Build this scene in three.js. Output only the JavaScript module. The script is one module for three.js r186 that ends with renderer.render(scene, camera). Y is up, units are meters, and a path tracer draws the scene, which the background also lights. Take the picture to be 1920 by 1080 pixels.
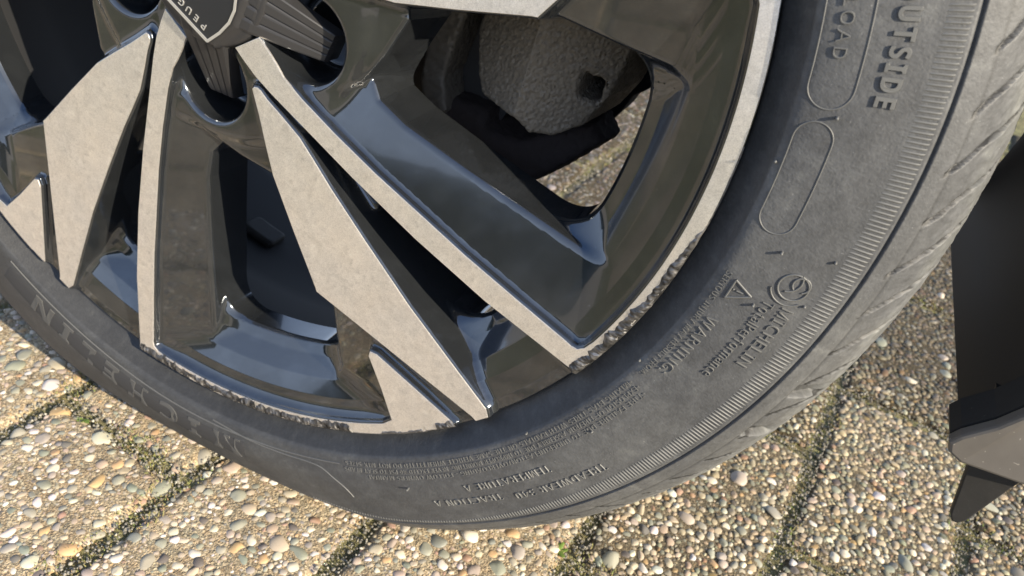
import * as THREE from 'three';
import { TextGeometry } from 'three/addons/geometries/TextGeometry.js';
import { FontLoader } from 'three/addons/loaders/FontLoader.js';
import { mergeGeometries, mergeVertices } from 'three/addons/utils/BufferGeometryUtils.js';

// ------------------------------------------------------------------ camera, sky, sun, exposure
const scene = new THREE.Scene();
const camera = new THREE.PerspectiveCamera(40.12, 16 / 9, 0.02, 600);
camera.focus = 0.345; camera.userData.fStop = 15;
{
  const m = new THREE.Matrix4().makeBasis(
    new THREE.Vector3(0.8959, 0.1675, -0.4114), new THREE.Vector3(-0.3678, 0.7990, -0.4758), new THREE.Vector3(0.2490, 0.5776, 0.7774));
  camera.quaternion.setFromRotationMatrix(m);
  camera.position.set(0.2601, 0.4241, 0.2834);
}
camera.updateMatrixWorld(true);
const SUN = new THREE.Vector3(0.8900, 0.4420, 0.2900).normalize();
{ // clear winter sky, computed: pale at the horizon, deeper blue overhead, a soft glow round the sun
  const w = 512, h = 256, d = new Float32Array(w * h * 4), mix = (a, b, t) => a + (b - a) * t;
  for (let j = 0; j < h; j++) for (let i = 0; i < w; i++) {
    const el = ((j + 0.5) / h - 0.5) * Math.PI, az = ((i + 0.5) / w - 0.5) * 2 * Math.PI; const x = Math.cos(el) * Math.cos(az), y = Math.sin(el), z = Math.cos(el) * Math.sin(az);
    const t = Math.pow(Math.max(0, y), 0.7), c = Math.max(0, x * SUN.x + y * SUN.y + z * SUN.z), g = 0.35 * Math.pow(c, 6) + 0.6 * Math.pow(c, 60), k = (j * w + i) * 4; const s = y < 0 ? 0.35 : 1;
    d[k] = (mix(0.62, 0.085, t) + g) * s; d[k + 1] = (mix(0.74, 0.165, t) + g * 0.9) * s; d[k + 2] = (mix(0.93, 0.36, t) + g * 0.75) * s; d[k + 3] = 1;
  }
  const sky = new THREE.DataTexture(d, w, h, THREE.RGBAFormat, THREE.FloatType); sky.mapping = THREE.EquirectangularReflectionMapping; sky.magFilter = sky.minFilter = THREE.LinearFilter; sky.needsUpdate = true;
  scene.background = sky; scene.environment = sky;
}
const sun = new THREE.DirectionalLight(new THREE.Color(1.0, 0.875, 0.68), 4.8);
sun.position.copy(SUN).multiplyScalar(5); sun.castShadow = true;
sun.shadow.mapSize.set(2048, 2048);
Object.assign(sun.shadow.camera, { left: -1.5, right: 1.5, top: 1.5, bottom: -1.5, near: 0.5, far: 12 });
scene.add(sun, sun.target);
const renderer = new THREE.WebGLRenderer({ antialias: true });
renderer.toneMapping = THREE.LinearToneMapping;
renderer.toneMappingExposure = 1.9;
renderer.shadowMap.enabled = true;

// ------------------------------------------------------------------ helpers
function rng(seed) { let s = seed >>> 0; return () => { s = (s + 0x6d2b79f5) | 0; let t = Math.imul(s ^ (s >>> 15), 1 | s); t = (t + Math.imul(t ^ (t >>> 7), 61 | t)) ^ t; return ((t ^ (t >>> 14)) >>> 0) / 4294967296; }; }
const PI = Math.PI, D2R = PI / 180, clamp = (x, a, b) => Math.min(b, Math.max(a, x)), lerp = (a, b, t) => a + (b - a) * t;
const sstep = (a, b, x) => { const t = clamp((x - a) / (b - a), 0, 1); return t * t * (3 - 2 * t); };
const hash3 = (x, y, z) => { let h = Math.imul(x, 374761393) + Math.imul(y, 668265263) + Math.imul(z, 2147483647 ^ 0x5bd1e995) | 0; h = Math.imul(h ^ (h >>> 13), 1274126177); h ^= h >>> 16; return (h >>> 0) / 4294967296; };
function vnoise(x, y, z) {
  const xi = Math.floor(x), yi = Math.floor(y), zi = Math.floor(z); let u = x - xi, v = y - yi, w = z - zi;
  u = u * u * (3 - 2 * u); v = v * v * (3 - 2 * v); w = w * w * (3 - 2 * w);
  const h = (a, b, c) => hash3(xi + a, yi + b, zi + c);
  return lerp(lerp(lerp(h(0, 0, 0), h(1, 0, 0), u), lerp(h(0, 1, 0), h(1, 1, 0), u), v), lerp(lerp(h(0, 0, 1), h(1, 0, 1), u), lerp(h(0, 1, 1), h(1, 1, 1), u), v), w);
}
function fbm(x, y, z, o = 4) { let s = 0, a = 0.5, n = 0; for (let i = 0; i < o; i++) { s += a * vnoise(x, y, z); n += a; a *= 0.5; x *= 2.03; y *= 2.03; z *= 2.03; } return s / n; }
// tiling 2-D noise textures
function tileTex(size, fn, srgb) {
  const d = new Uint8Array(size * size * 4);
  for (let j = 0; j < size; j++) for (let i = 0; i < size; i++) { const c = fn(i / size, j / size), k = (j * size + i) * 4; d[k] = clamp(c[0], 0, 1) * 255; d[k + 1] = clamp(c[1], 0, 1) * 255; d[k + 2] = clamp(c[2], 0, 1) * 255; d[k + 3] = 255; }
  const t = new THREE.DataTexture(d, size, size); t.wrapS = t.wrapT = THREE.RepeatWrapping; t.magFilter = THREE.LinearFilter; t.minFilter = THREE.LinearMipmapLinearFilter; t.generateMipmaps = true;
  if (srgb) t.colorSpace = THREE.SRGBColorSpace; t.needsUpdate = true; return t;
}
function tnoise(u, v, f, seed) { // tiling value noise with f cells across
  const x = u * f, y = v * f, xi = Math.floor(x), yi = Math.floor(y); let a = x - xi, b = y - yi; a = a * a * (3 - 2 * a); b = b * b * (3 - 2 * b);
  const h = (i, j) => hash3(((xi + i) % f + f) % f, ((yi + j) % f + f) % f, seed);
  return lerp(lerp(h(0, 0), h(1, 0), a), lerp(h(0, 1), h(1, 1), a), b);
}
function tfbm(u, v, f, seed, o = 4) { let s = 0, a = 0.5, n = 0; for (let i = 0; i < o; i++) { s += a * tnoise(u, v, f, seed + i); n += a; a *= 0.5; f *= 2; } return s / n; }
const rep = (t, metres) => { const c = t.clone(); c.repeat.set(1 / metres, 1 / metres); c.needsUpdate = true; return c; };
const V3 = (x, y, z) => new THREE.Vector3(x, y, z);
const counts = {};
function numbered(n) { const k = counts[n] = (counts[n] ?? -1) + 1; return k ? n + '_' + String(k).padStart(3, '0') : n; }
function mesh(name, geo, mat, parent, label) { const m = new THREE.Mesh(geo, mat); m.name = numbered(name); m.castShadow = m.receiveShadow = true; if (label) m.userData.label = label; parent.add(m); return m; }
function group(name, parent, label) { const g = new THREE.Group(); g.name = numbered(name); if (label) g.userData.label = label; parent.add(g); return g; }
function geoFrom(pos, idx, nor, uv, col) {
  const g = new THREE.BufferGeometry(); g.setAttribute('position', new THREE.BufferAttribute(new Float32Array(pos), 3));
  if (uv) g.setAttribute('uv', new THREE.BufferAttribute(new Float32Array(uv), 2));
  if (col) g.setAttribute('color', new THREE.BufferAttribute(new Float32Array(col), 3));
  g.setIndex(idx); if (nor) g.setAttribute('normal', new THREE.BufferAttribute(new Float32Array(nor), 3)); else g.computeVertexNormals(); return g;
}

// ------------------------------------------------------------------ materials
const paintBump = tileTex(512, (u, v) => { const a = tfbm(u, v, 8, 11, 3), d = tnoise(u, v, 128, 41); const s = 0.5 + 0.25 * (a - 0.5) + (d > 0.93 ? (d - 0.93) * 5 : 0); return [s, s, s]; });
const dustTex = tileTex(1024, (u, v) => {
  const a = tfbm(u, v, 5, 3, 5), f = tfbm(u, v, 18, 5, 4), sp = tnoise(u, v, 256, 7), sp2 = tnoise(u, v, 110, 9); let k = 0.315 + 0.035 * (a - 0.5) + 0.015 * (f - 0.5);
  const ring = Math.abs(tfbm(u, v, 26, 13, 2) - 0.60); if (ring < 0.008 && a > 0.52) k += 0.025; // dried water edges
  if (sp > 0.983) k += 0.16; if (sp2 > 0.991) k += 0.26; const film = clamp((f - 0.5) * 1.2, 0, 0.2) * 0.08; return [k * 0.95 + film, k * 1.0 + film, k * 1.06 + film];
}, true);
const dustRough = tileTex(512, (u, v) => { const a = tfbm(u, v, 5, 23, 5), b = tfbm(u, v, 30, 29, 3); const k = 0.10 + 0.28 * Math.max(0, a - 0.42) + 0.12 * Math.max(0, b - 0.5) * 0.3; return [k, k, k]; });
const paint = new THREE.MeshPhysicalMaterial({ color: 0xffffff, map: rep(dustTex, 0.16), metalness: 0.8, roughness: 1, roughnessMap: rep(dustRough, 0.14), clearcoat: 1, clearcoatRoughness: 0.03, bumpMap: rep(paintBump, 0.12), bumpScale: 0.000012 });
const paintDull = new THREE.MeshPhysicalMaterial({ color: new THREE.Color(0.006, 0.0065, 0.008), roughness: 0.75 });
const machTex = tileTex(1024, (u, v) => {
  const a = tfbm(u, v, 5, 71, 5), b = tfbm(u, v, 40, 77, 4), c = tnoise(u, v, 170, 79), e = tfbm(u * 1, v, 22, 83, 3);
  let k = 0.945 + 0.06 * (a - 0.5) + 0.12 * (b - 0.5) + 0.11 * (tnoise(u, v, 300, 91) - 0.5); k -= 0.10 * clamp((tfbm(u, v, 24, 93, 4) - 0.54) * 4, 0, 0.6) * b; k -= 0.16 * clamp((b - 0.5) * (e - 0.38) * 6, 0, 0.4); if (c > 0.975) k -= 0.07;
  const w = 0.01 + 0.03 * a; return [k, k * (1 - w * 0.6), k * (1 - w * 1.4)];
}, true);
const machBump = tileTex(512, (u, v) => { const b = tfbm(u, v, 60, 101, 4); return [b, b, b]; });
const machined = new THREE.MeshPhysicalMaterial({ color: 0xffffff, map: rep(machTex, 0.09), metalness: 0.8, roughness: 0.36, clearcoat: 0.2, clearcoatRoughness: 0.3, bumpMap: rep(machBump, 0.03), bumpScale: 0.00003 });
const scuffMat = new THREE.MeshStandardMaterial({ vertexColors: true, metalness: 0.75, roughness: 0.5 });
const rubTex = tileTex(1024, (u, v) => {
  const a = tfbm(u, v, 7, 201, 5), b = tfbm(u, v, 28, 207, 4), c = tnoise(u, v, 200, 211), d = tfbm(u, v, 90, 219, 2);
  let k = 0.305 + 0.05 * (a - 0.5) + 0.06 * (b - 0.5) + 0.05 * (d - 0.5); const dirt = clamp((b - 0.52) * 2.2, 0, 1) * clamp((a - 0.45) * 4, 0, 1); let s = c > 0.978 ? 0.22 : 0;
  return [k * 0.985 + dirt * 0.05 + s, k + dirt * 0.05 + s, k * 1.02 + dirt * 0.04 + s];
}, true);
const rubBump = tileTex(512, (u, v) => { const a = tfbm(u, v, 90, 231, 3), b = tfbm(u, v, 12, 239, 3); const k = 0.5 * a + 0.5 * b; return [k, k, k]; });
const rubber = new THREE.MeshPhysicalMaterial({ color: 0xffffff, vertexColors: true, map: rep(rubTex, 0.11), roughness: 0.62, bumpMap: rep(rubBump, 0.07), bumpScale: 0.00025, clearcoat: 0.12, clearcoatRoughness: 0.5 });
const rubPlain = new THREE.MeshPhysicalMaterial({ color: new THREE.Color(0.115, 0.116, 0.112), roughness: 0.48, clearcoat: 0.1, clearcoatRoughness: 0.5 });
const rubDark = new THREE.MeshStandardMaterial({ color: new THREE.Color(0.036, 0.036, 0.037), roughness: 0.85 });
const rubMid = new THREE.MeshStandardMaterial({ color: new THREE.Color(0.075, 0.075, 0.072), roughness: 0.7 });
const plasticTex = tileTex(512, (u, v) => { const a = tfbm(u, v, 6, 301, 4), c = tnoise(u, v, 60, 305); const k = 0.40 + 0.1 * (a - 0.5) + (c > 0.965 ? 0.16 : 0); return [k, k * 0.95, k * 0.88]; }, true);
const cladMat = new THREE.MeshStandardMaterial({ color: 0xffffff, map: rep(plasticTex, 0.1), roughness: 0.6 });
const linerTex = tileTex(512, (u, v) => { const a = tfbm(u, v, 5, 321, 5), c = tnoise(u, v, 90, 325), d = tfbm(u * 1, v, 16, 331, 3); const k = 0.15 + 0.05 * (a - 0.5) + 0.05 * Math.max(0, d - 0.5) + (c > 0.975 ? 0.12 : 0); return [k * 1.02, k, k * 0.97]; }, true);
const linerMat = new THREE.MeshStandardMaterial({ color: 0xffffff, map: rep(linerTex, 0.12), roughness: 0.7, bumpMap: rep(paintBump, 0.05), bumpScale: 0.0006 });
const capMat = new THREE.MeshStandardMaterial({ color: new THREE.Color(0.03, 0.03, 0.032), roughness: 0.42 });
const plateMat = new THREE.MeshPhysicalMaterial({ color: new THREE.Color(0.012, 0.014, 0.02), roughness: 0.35, clearcoat: 0.6, clearcoatRoughness: 0.15 });
const chrome = new THREE.MeshStandardMaterial({ color: new THREE.Color(0.72, 0.71, 0.68), metalness: 0.7, roughness: 0.35 });
const castIron = new THREE.MeshStandardMaterial({ color: new THREE.Color(0.155, 0.135, 0.108), roughness: 0.55, metalness: 0.2 });
const rustMat = new THREE.MeshStandardMaterial({ color: new THREE.Color(0.035, 0.026, 0.024), roughness: 0.9 });
const blackMat = new THREE.MeshStandardMaterial({ color: new THREE.Color(0.010, 0.010, 0.012), roughness: 0.95 });
const steelMat = new THREE.MeshStandardMaterial({ color: new THREE.Color(0.1, 0.095, 0.09), metalness: 0.7, roughness: 0.5 });

// ------------------------------------------------------------------ signed distance tools (millimetres)
function poly2(pts) {
  const n = pts.length, ax = pts.map((p) => p[0]), ay = pts.map((p) => p[1]);
  return (x, y) => {
    let d = 1e9, s = 1;
    for (let i = 0, j = n - 1; i < n; j = i++) {
      const ex = ax[j] - ax[i], ey = ay[j] - ay[i], wx = x - ax[i], wy = y - ay[i]; const t = clamp((wx * ex + wy * ey) / (ex * ex + ey * ey), 0, 1); const bx = wx - ex * t, by = wy - ey * t; d = Math.min(d, bx * bx + by * by);
      const c1 = y >= ay[i], c2 = y < ay[j], c3 = ex * wy > ey * wx; if ((c1 && c2 && c3) || (!c1 && !c2 && !c3)) s = -s;
    }
    return s * Math.sqrt(d);
  };
}
const smin = (a, b, k) => { const h = Math.max(k - Math.abs(a - b), 0) / k; return Math.min(a, b) - h * h * k * 0.25; };
const smax = (a, b, k) => -smin(-a, -b, k);
const prism = (d2, z, zt, t, k) => smax((d2 - Math.max(zt - z, 0) * t) / Math.sqrt(1 + t * t), z - zt, k);
// surface nets on a grid whose points come from map(i, j, k) -> [x, y, z]
function nets(f, nx, ny, nz, map, tri = 1) {
  const F = new Float32Array(nx * ny * nz), P = (i, j, k) => (k * ny + j) * nx + i, o = [0, 0, 0];
  for (let k = 0; k < nz; k++) for (let j = 0; j < ny; j++) for (let i = 0; i < nx; i++) { map(i, j, k, o); F[P(i, j, k)] = f(o[0], o[1], o[2]); }
  const vid = new Int32Array(nx * ny * nz).fill(-1), pos = [], nor = [], idx = [], c = [0, 0, 0], h = 0.15;
  const E = [[0, 0, 0, 1, 0, 0], [0, 1, 0, 1, 1, 0], [0, 0, 1, 1, 0, 1], [0, 1, 1, 1, 1, 1], [0, 0, 0, 0, 1, 0], [1, 0, 0, 1, 1, 0], [0, 0, 1, 0, 1, 1], [1, 0, 1, 1, 1, 1], [0, 0, 0, 0, 0, 1], [1, 0, 0, 1, 0, 1], [0, 1, 0, 0, 1, 1], [1, 1, 0, 1, 1, 1]];
  for (let k = 0; k < nz - 1; k++) for (let j = 0; j < ny - 1; j++) for (let i = 0; i < nx - 1; i++) {
    let neg = 0; for (let q = 0; q < 8; q++) if (F[P(i + (q & 1), j + (q >> 1 & 1), k + (q >> 2))] < 0) neg++;
    if (neg === 0 || neg === 8) continue;
    let sx = 0, sy = 0, sz = 0, n = 0;
    for (const e of E) { const a = F[P(i + e[0], j + e[1], k + e[2])], b = F[P(i + e[3], j + e[4], k + e[5])]; if (a < 0 === b < 0) continue; const t = a / (a - b); sx += e[0] + (e[3] - e[0]) * t; sy += e[1] + (e[4] - e[1]) * t; sz += e[2] + (e[5] - e[2]) * t; n++; }
    map(i + sx / n, j + sy / n, k + sz / n, c); let [x, y, z] = c, gx, gy, gz;
    for (let it = 0; it < 3; it++) {
      const v = f(x, y, z); gx = (f(x + h, y, z) - f(x - h, y, z)) / (2 * h); gy = (f(x, y + h, z) - f(x, y - h, z)) / (2 * h); gz = (f(x, y, z + h) - f(x, y, z - h)) / (2 * h);
      const g2 = gx * gx + gy * gy + gz * gz + 1e-9, st = clamp(v / g2, -0.5, 0.5); if (it < 2) { x -= gx * st; y -= gy * st; z -= gz * st; }
    }
    const l = Math.hypot(gx, gy, gz) || 1; vid[P(i, j, k)] = pos.length / 3; pos.push(x / 1000, y / 1000, z / 1000); nor.push(gx / l, gy / l, gz / l);
  }
  const quad = (a, b, c2, d, flip) => { if (a < 0 || b < 0 || c2 < 0 || d < 0) return; if (flip) idx.push(a, c2, b, a, d, c2); else idx.push(a, b, c2, a, c2, d); };
  for (let k = 0; k < nz - 1; k++) for (let j = 0; j < ny - 1; j++) for (let i = 0; i < nx - 1; i++) {
    const a = F[P(i, j, k)] < 0;
    if (j > 0 && k > 0) { const b = F[P(i + 1, j, k)] < 0; if (a !== b) quad(vid[P(i, j - 1, k - 1)], vid[P(i, j, k - 1)], vid[P(i, j, k)], vid[P(i, j - 1, k)], !a); }
    if (i > 0 && k > 0) { const b = F[P(i, j + 1, k)] < 0; if (a !== b) quad(vid[P(i - 1, j, k - 1)], vid[P(i - 1, j, k)], vid[P(i, j, k)], vid[P(i, j, k - 1)], !a); }
    if (i > 0 && j > 0) { const b = F[P(i, j, k + 1)] < 0; if (a !== b) quad(vid[P(i - 1, j - 1, k)], vid[P(i, j - 1, k)], vid[P(i, j, k)], vid[P(i - 1, j, k)], !a); }
  }
  for (let t = 0; t < idx.length; t += 3) { // winding from the normals
    const a = idx[t] * 3, b = idx[t + 1] * 3, c3 = idx[t + 2] * 3; const ux = pos[b] - pos[a], uy = pos[b + 1] - pos[a + 1], uz = pos[b + 2] - pos[a + 2], vx = pos[c3] - pos[a], vy = pos[c3 + 1] - pos[a + 1], vz = pos[c3 + 2] - pos[a + 2];
    if ((uy * vz - uz * vy) * nor[a] + (uz * vx - ux * vz) * nor[a + 1] + (ux * vy - uy * vx) * nor[a + 2] < 0) { const s = idx[t + 1]; idx[t + 1] = idx[t + 2]; idx[t + 2] = s; }
  }
  const uv = []; for (let i = 0; i < pos.length; i += 3) uv.push(pos[i] + pos[i + 2] * 0.7, pos[i + 1] + pos[i + 2] * 0.7);
  return geoFrom(pos, idx, nor, uv);
}
function boxNets(f, lo, hi, cell) { const n = [0, 1, 2].map((q) => Math.ceil((hi[q] - lo[q]) / cell) + 1); return nets(f, n[0], n[1], n[2], (i, j, k, o) => { o[0] = lo[0] + i * cell; o[1] = lo[1] + j * cell; o[2] = lo[2] + k * cell; }); }

// ------------------------------------------------------------------ the car
const HUB = 0.313; // loaded axle height
const car = new THREE.Group(); car.name = 'parked_car'; scene.add(car);
car.userData = { label: 'dark car parked on pebble paving, seen at its two tone alloy wheel', category: 'car' };
const wheelM = new THREE.Matrix4().makeBasis(V3(0.97815, -0.20741, 0.01450), V3(0.20791, 0.97576, -0.06823), V3(0, 0.06976, 0.99756));
function wheelGroup(name, label) { const g = group(name, car, label); g.quaternion.setFromRotationMatrix(wheelM); g.position.set(0, HUB, 0); return g; }
const rim = wheelGroup('alloy_wheel', 'five spoke alloy wheel with dark painted pockets and bright machined faces');
rim.updateMatrixWorld(true);

// outlines of one fifth of the wheel, millimetres, in the machined plane
const rot = (p, deg) => { const c = Math.cos(deg * D2R), s = Math.sin(deg * D2R); return [c * p[0] - s * p[1], s * p[0] + c * p[1]]; };
const arc = (r, a0, a1, n) => Array.from({ length: n + 1 }, (_, i) => { const a = lerp(a0, a1, i / n) * D2R; return [r * Math.cos(a), r * Math.sin(a)]; });
const stripL = [[22, -27], [28, -30.5], [36, -34.5], [46, -38], [58, -41.5], [97, -53], [136, -63], [179, -71.5], [229, -77.5]];
const stripR = [[33, -16], [41, -20.5], [45.5, -23.5], [50, -27], [61, -31.5], [82, -38], [107, -44.5], [133, -50], [161, -56], [193, -61.5], [221, -66]];
function faceOutline(rOut = 245, rough) {
  const tri = [[193, -148.5], [140, -138.2], [136.2, -139], [136.5, -142], [150, -157], [162, -172]].map((p) => rot(p, 72));
  let outer = arc(rOut, -18.7, 34.0, 120);
  if (rough) outer = outer.map(([x, y]) => { const a = Math.atan2(y, x) / D2R, r = rough(a) + Math.hypot(x, y); return [r * Math.cos(a * D2R), r * Math.sin(a * D2R)]; });
  const inner = arc(238.4, 23.6, -14.2, 50);
  return [...stripL, ...outer, ...tri, ...inner, [229.2, -63.5], [226.5, -66.3], [223.5, -66.6], ...stripR.slice().reverse()];
}
const blade = [[35.3, -41], [36, -39.6], [37.6, -39], [39.5, -39.4], [44, -41.8], [54, -45.5], [65, -50], [76, -57], [88, -65], [113, -80], [146, -99], [179, -115.5], [203.5, -127.5], [206.5, -131.5], [202, -138], [199, -137], [97.5, -124.6], [96, -122.5], [75, -98.5], [57, -77], [50, -65.5], [42, -51.5]];
const faceSD = poly2(faceOutline()), bladeSD = poly2(blade);
const troughSD = poly2([[62, -41], [68, -8], [82, -7], [88, -11], [93, -16], [108, -20], [140, -23.2], [170, -25.5], [216, -29], [236, -31], [237, -70], [228, -74]]);
const gussetSD = poly2([[97, -122], [200, -135], [208, -140], [168, -181], [123, -184], [109, -152]]);
const webSD = poly2([[-10, -60], [13, -83], [32, -84], [52, -83], [62, -74], [66, -52], [40, -30]]);
const slitSD = poly2([[40, -32], [112, -56], [106, -74], [60, -48]]);
const ringSD = poly2([[244.8, -4.2], [238, -4.4], [228, -7], [219, -11.6], [216.5, -13.6], [209, -19.5], [203.5, -22.6], [202, -25], [202, -60], [244.8, -60]]);
function unitSD(x, y, z) {
  let d = prism(faceSD(x, y) - 0.9, z, -0.35, 0.10, 1.6);
  d = smin(d, prism(bladeSD(x, y) - 0.9, z, -0.35, 0.13, 1.6), 1.2);
  const s = (x - 61) * 0.2108 + (y + 31) * 0.9777;
  d = smin(d, prism(troughSD(x, y), z, -4.4 - 0.27 * clamp(s, -2, 60), 0.03, 3.2), 1.6);
  const q = Math.max(0, (x - 137) * -0.8 + (y + 140) * -0.6);
  d = smin(d, prism(gussetSD(x, y), z, -4.5 - 0.26 * Math.min(q, 40), 0.05, 2.5), 2.5);
  d = smin(d, prism(webSD(x, y), z, -6 + 0.02 * y, 0.12, 3), 4);
  d = smin(d, prism(slitSD(x, y), z, -15, 0.1, 3), 3);
  return d;
}
function bodySD(x, y, z) {
  const r = Math.hypot(x, y), th = Math.atan2(y, x) / D2R;
  const n = Math.round((th + 22) / 72); const u = rot([x, y], -72 * n), tu = Math.atan2(u[1], u[0]) / D2R;
  let d = unitSD(u[0], u[1], z); const w = rot(u, tu > -22 ? -72 : 72);
  d = smin(d, unitSD(w[0], w[1], z), 2);
  d = smin(d, prism(r - 80, z, -5.2, 0.35, 4), 4);
  d = smin(d, ringSD(r, z), lerp(5, 20, sstep(-13, -23, z)));
  for (const p of [u, w]) { const e = Math.hypot(p[0] - 53.5, p[1] + 7.5); d = smax(d, -smax(e - 19.2 - (z + 6) * 0.06, -31 - z, 4), 3.5); }
  d = smax(d, -smax(r - 30, -22 - z, 3), 3); // centre bore under the cap
  return d;
}
const nT = 231, nR = 184, nZ = 38;
const unitGeo = nets(bodySD, nT, nR, nZ, (i, j, k, o) => { const a = (-58 + 72 * i / (nT - 2)) * D2R, r = 26 + j * 1.2; o[0] = r * Math.cos(a); o[1] = r * Math.sin(a); o[2] = -40 + k * 1.1; });
const toShape = (pts) => new THREE.Shape(pts.map((p) => new THREE.Vector2(p[0] / 1000, p[1] / 1000)));
const plate = (pts, depth = 0.0011, bev = 0.00014) => { const g = new THREE.ExtrudeGeometry(toShape(pts), { depth: depth - 2 * bev, bevelEnabled: true, bevelThickness: bev, bevelSize: bev, bevelOffset: -bev, bevelSegments: 2 }); g.translate(0, 0, -depth + bev + 0.0001); return g; };
// how badly the kerb has chewed the lip at a wheel angle (degrees)
function rash(a) { const n = fbm(a * 0.55 + 40, 3.1, 0.7, 3); let k = sstep(6, -1, a) * 0.7 + sstep(-4, -11, a) * 0.5; k += sstep(-54, -60, a) * 0.10 * sstep(0.3, 0.6, n) * 1.6; if (a < -22 && a > -36.5) k = 0; if (a < -36 && a > -42) k = 0.75; if (a < -42 && a > -54) k = 0.35; if (a < -112) k *= 0.2; if (a > 4) k = a < 12 ? 0.25 * sstep(0.45, 0.7, n) : 0; return clamp(k, 0, 1.1); }
const wheelParts = [];
for (let n = 0; n < 5; n++) {
  const t = -72 * n;
  const sp = mesh('painted_spoke', unitGeo, paint, rim); sp.rotation.z = t * D2R;
  const rough = (a) => { const w = a + t, k = rash(((w + 540) % 360) - 180); return -k * 1.3 * fbm(w * 0.9, 7.7, 1.3, 2) + 0.1 * (fbm(w, 2, 2, 2) - 0.5); };
  const f = mesh('machined_face', plate(faceOutline(245, rough)), machined, rim); f.rotation.z = t * D2R;
  const b = mesh('machined_blade', plate(blade), machined, rim); b.rotation.z = t * D2R;
}
// chewed metal along the lip
{
  const spans = [[12, -18.7], [-37.5, -40.2], [-42, -90.5]];
  for (const [a0, a1] of spans) {
    const n = Math.round(Math.abs(a1 - a0) * 16), M = 12, pos = [], idx = [], col = [];
    for (let i = 0; i <= n; i++) for (let j = 0; j <= M; j++) {
      const a = lerp(a0, a1, i / n), k = rash(a), v = j / M, patch = Math.max(0.5 * sstep(0.3, 0.8, k), sstep(0.30, 0.52, fbm(a * 0.62, 1, 9, 3) + 0.26 * (k - 0.45))), w = 0.35 + k * (0.7 + 5.2 * patch * (0.6 + 0.5 * fbm(a * 1.6, 4, 1, 2)));
      const r0 = 245.5 - 0.9 * k * fbm(a * 1.1, 5, 2, 2), t = v < 0.2 ? v / 0.2 : 1, vv = (v - 0.2) / 0.8, lump = 0.55 * fbm(a * 0.8, vv * 1.1, 5, 3) + 0.45 * fbm(a * 3.7 + vv * 2, vv * 2.6, 9, 4);
      const r = v < 0.2 ? r0 : r0 - vv * w + (fbm(a * 2.6, vv * 2, 3, 2) - 0.5) * 0.7 * vv, zb = lerp(-0.3, 0.17, Math.min(1, k * patch * 2.2)), z = v < 0.2 ? lerp(-3.2, zb, t) : zb + Math.sin(Math.min(1, vv * 1.1) * PI) * (0.25 + 2.6 * k * patch * Math.max(0, lump - 0.3)) - (j === M ? 0.5 : 0) - 0.5 * k * patch * sstep(0.6, 0.4, lump) * (1 - vv);
      pos.push(r * Math.cos(a * D2R) / 1000, r * Math.sin(a * D2R) / 1000, z / 1000);
      const g = lerp(0.32, 0.015 + 0.40 * Math.pow(fbm(a * 2.4 + 9, vv * 2.2, 8, 4), 1.8), Math.min(1, 0.25 + patch * k * 1.4)); col.push(g, g * 0.96, g * 0.92);
      if (i < n && j < M) { const p = i * (M + 1) + j; idx.push(p, p + 1, p + M + 2, p, p + M + 2, p + M + 1); }
    }
    mesh('kerb_scuff', geoFrom(pos, idx, null, null, col), scuffMat, rim, 'dark chewed kerb damage on the rim lip');
  }
}
// barrel
{
  const pts = [[203, -38], [203, -42], [206, -55], [210, -70], [215, -84], [216, -110], [216, -170], [219, -185], [224, -192], [230, -196], [236, -200], [240, -203], [244, -206], [244, -214], [239, -216], [228, -205], [222, -200]].map((p) => new THREE.Vector2(p[0] / 1000, p[1] / 1000));
  const g = new THREE.LatheGeometry(pts, 160); g.rotateX(PI / 2); // lathe about y -> about z
  mesh('rim_barrel', g, paintDull, rim);
  // adhesive balance weight on the barrel floor
  const w = boxNets((x, y, z) => { const r = Math.hypot(x, y), a = (Math.atan2(y, x) + 93 * D2R) * 213; return smax(smax(Math.abs(a) - 13, Math.abs(z + 118) - 9, 4), smax(211 - r, r - 217, 2), 2.5); }, [-34, -220, -132], [14, -204, -104], 1.2);
  mesh('balance_weight', w, linerMat, rim);
}

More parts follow.
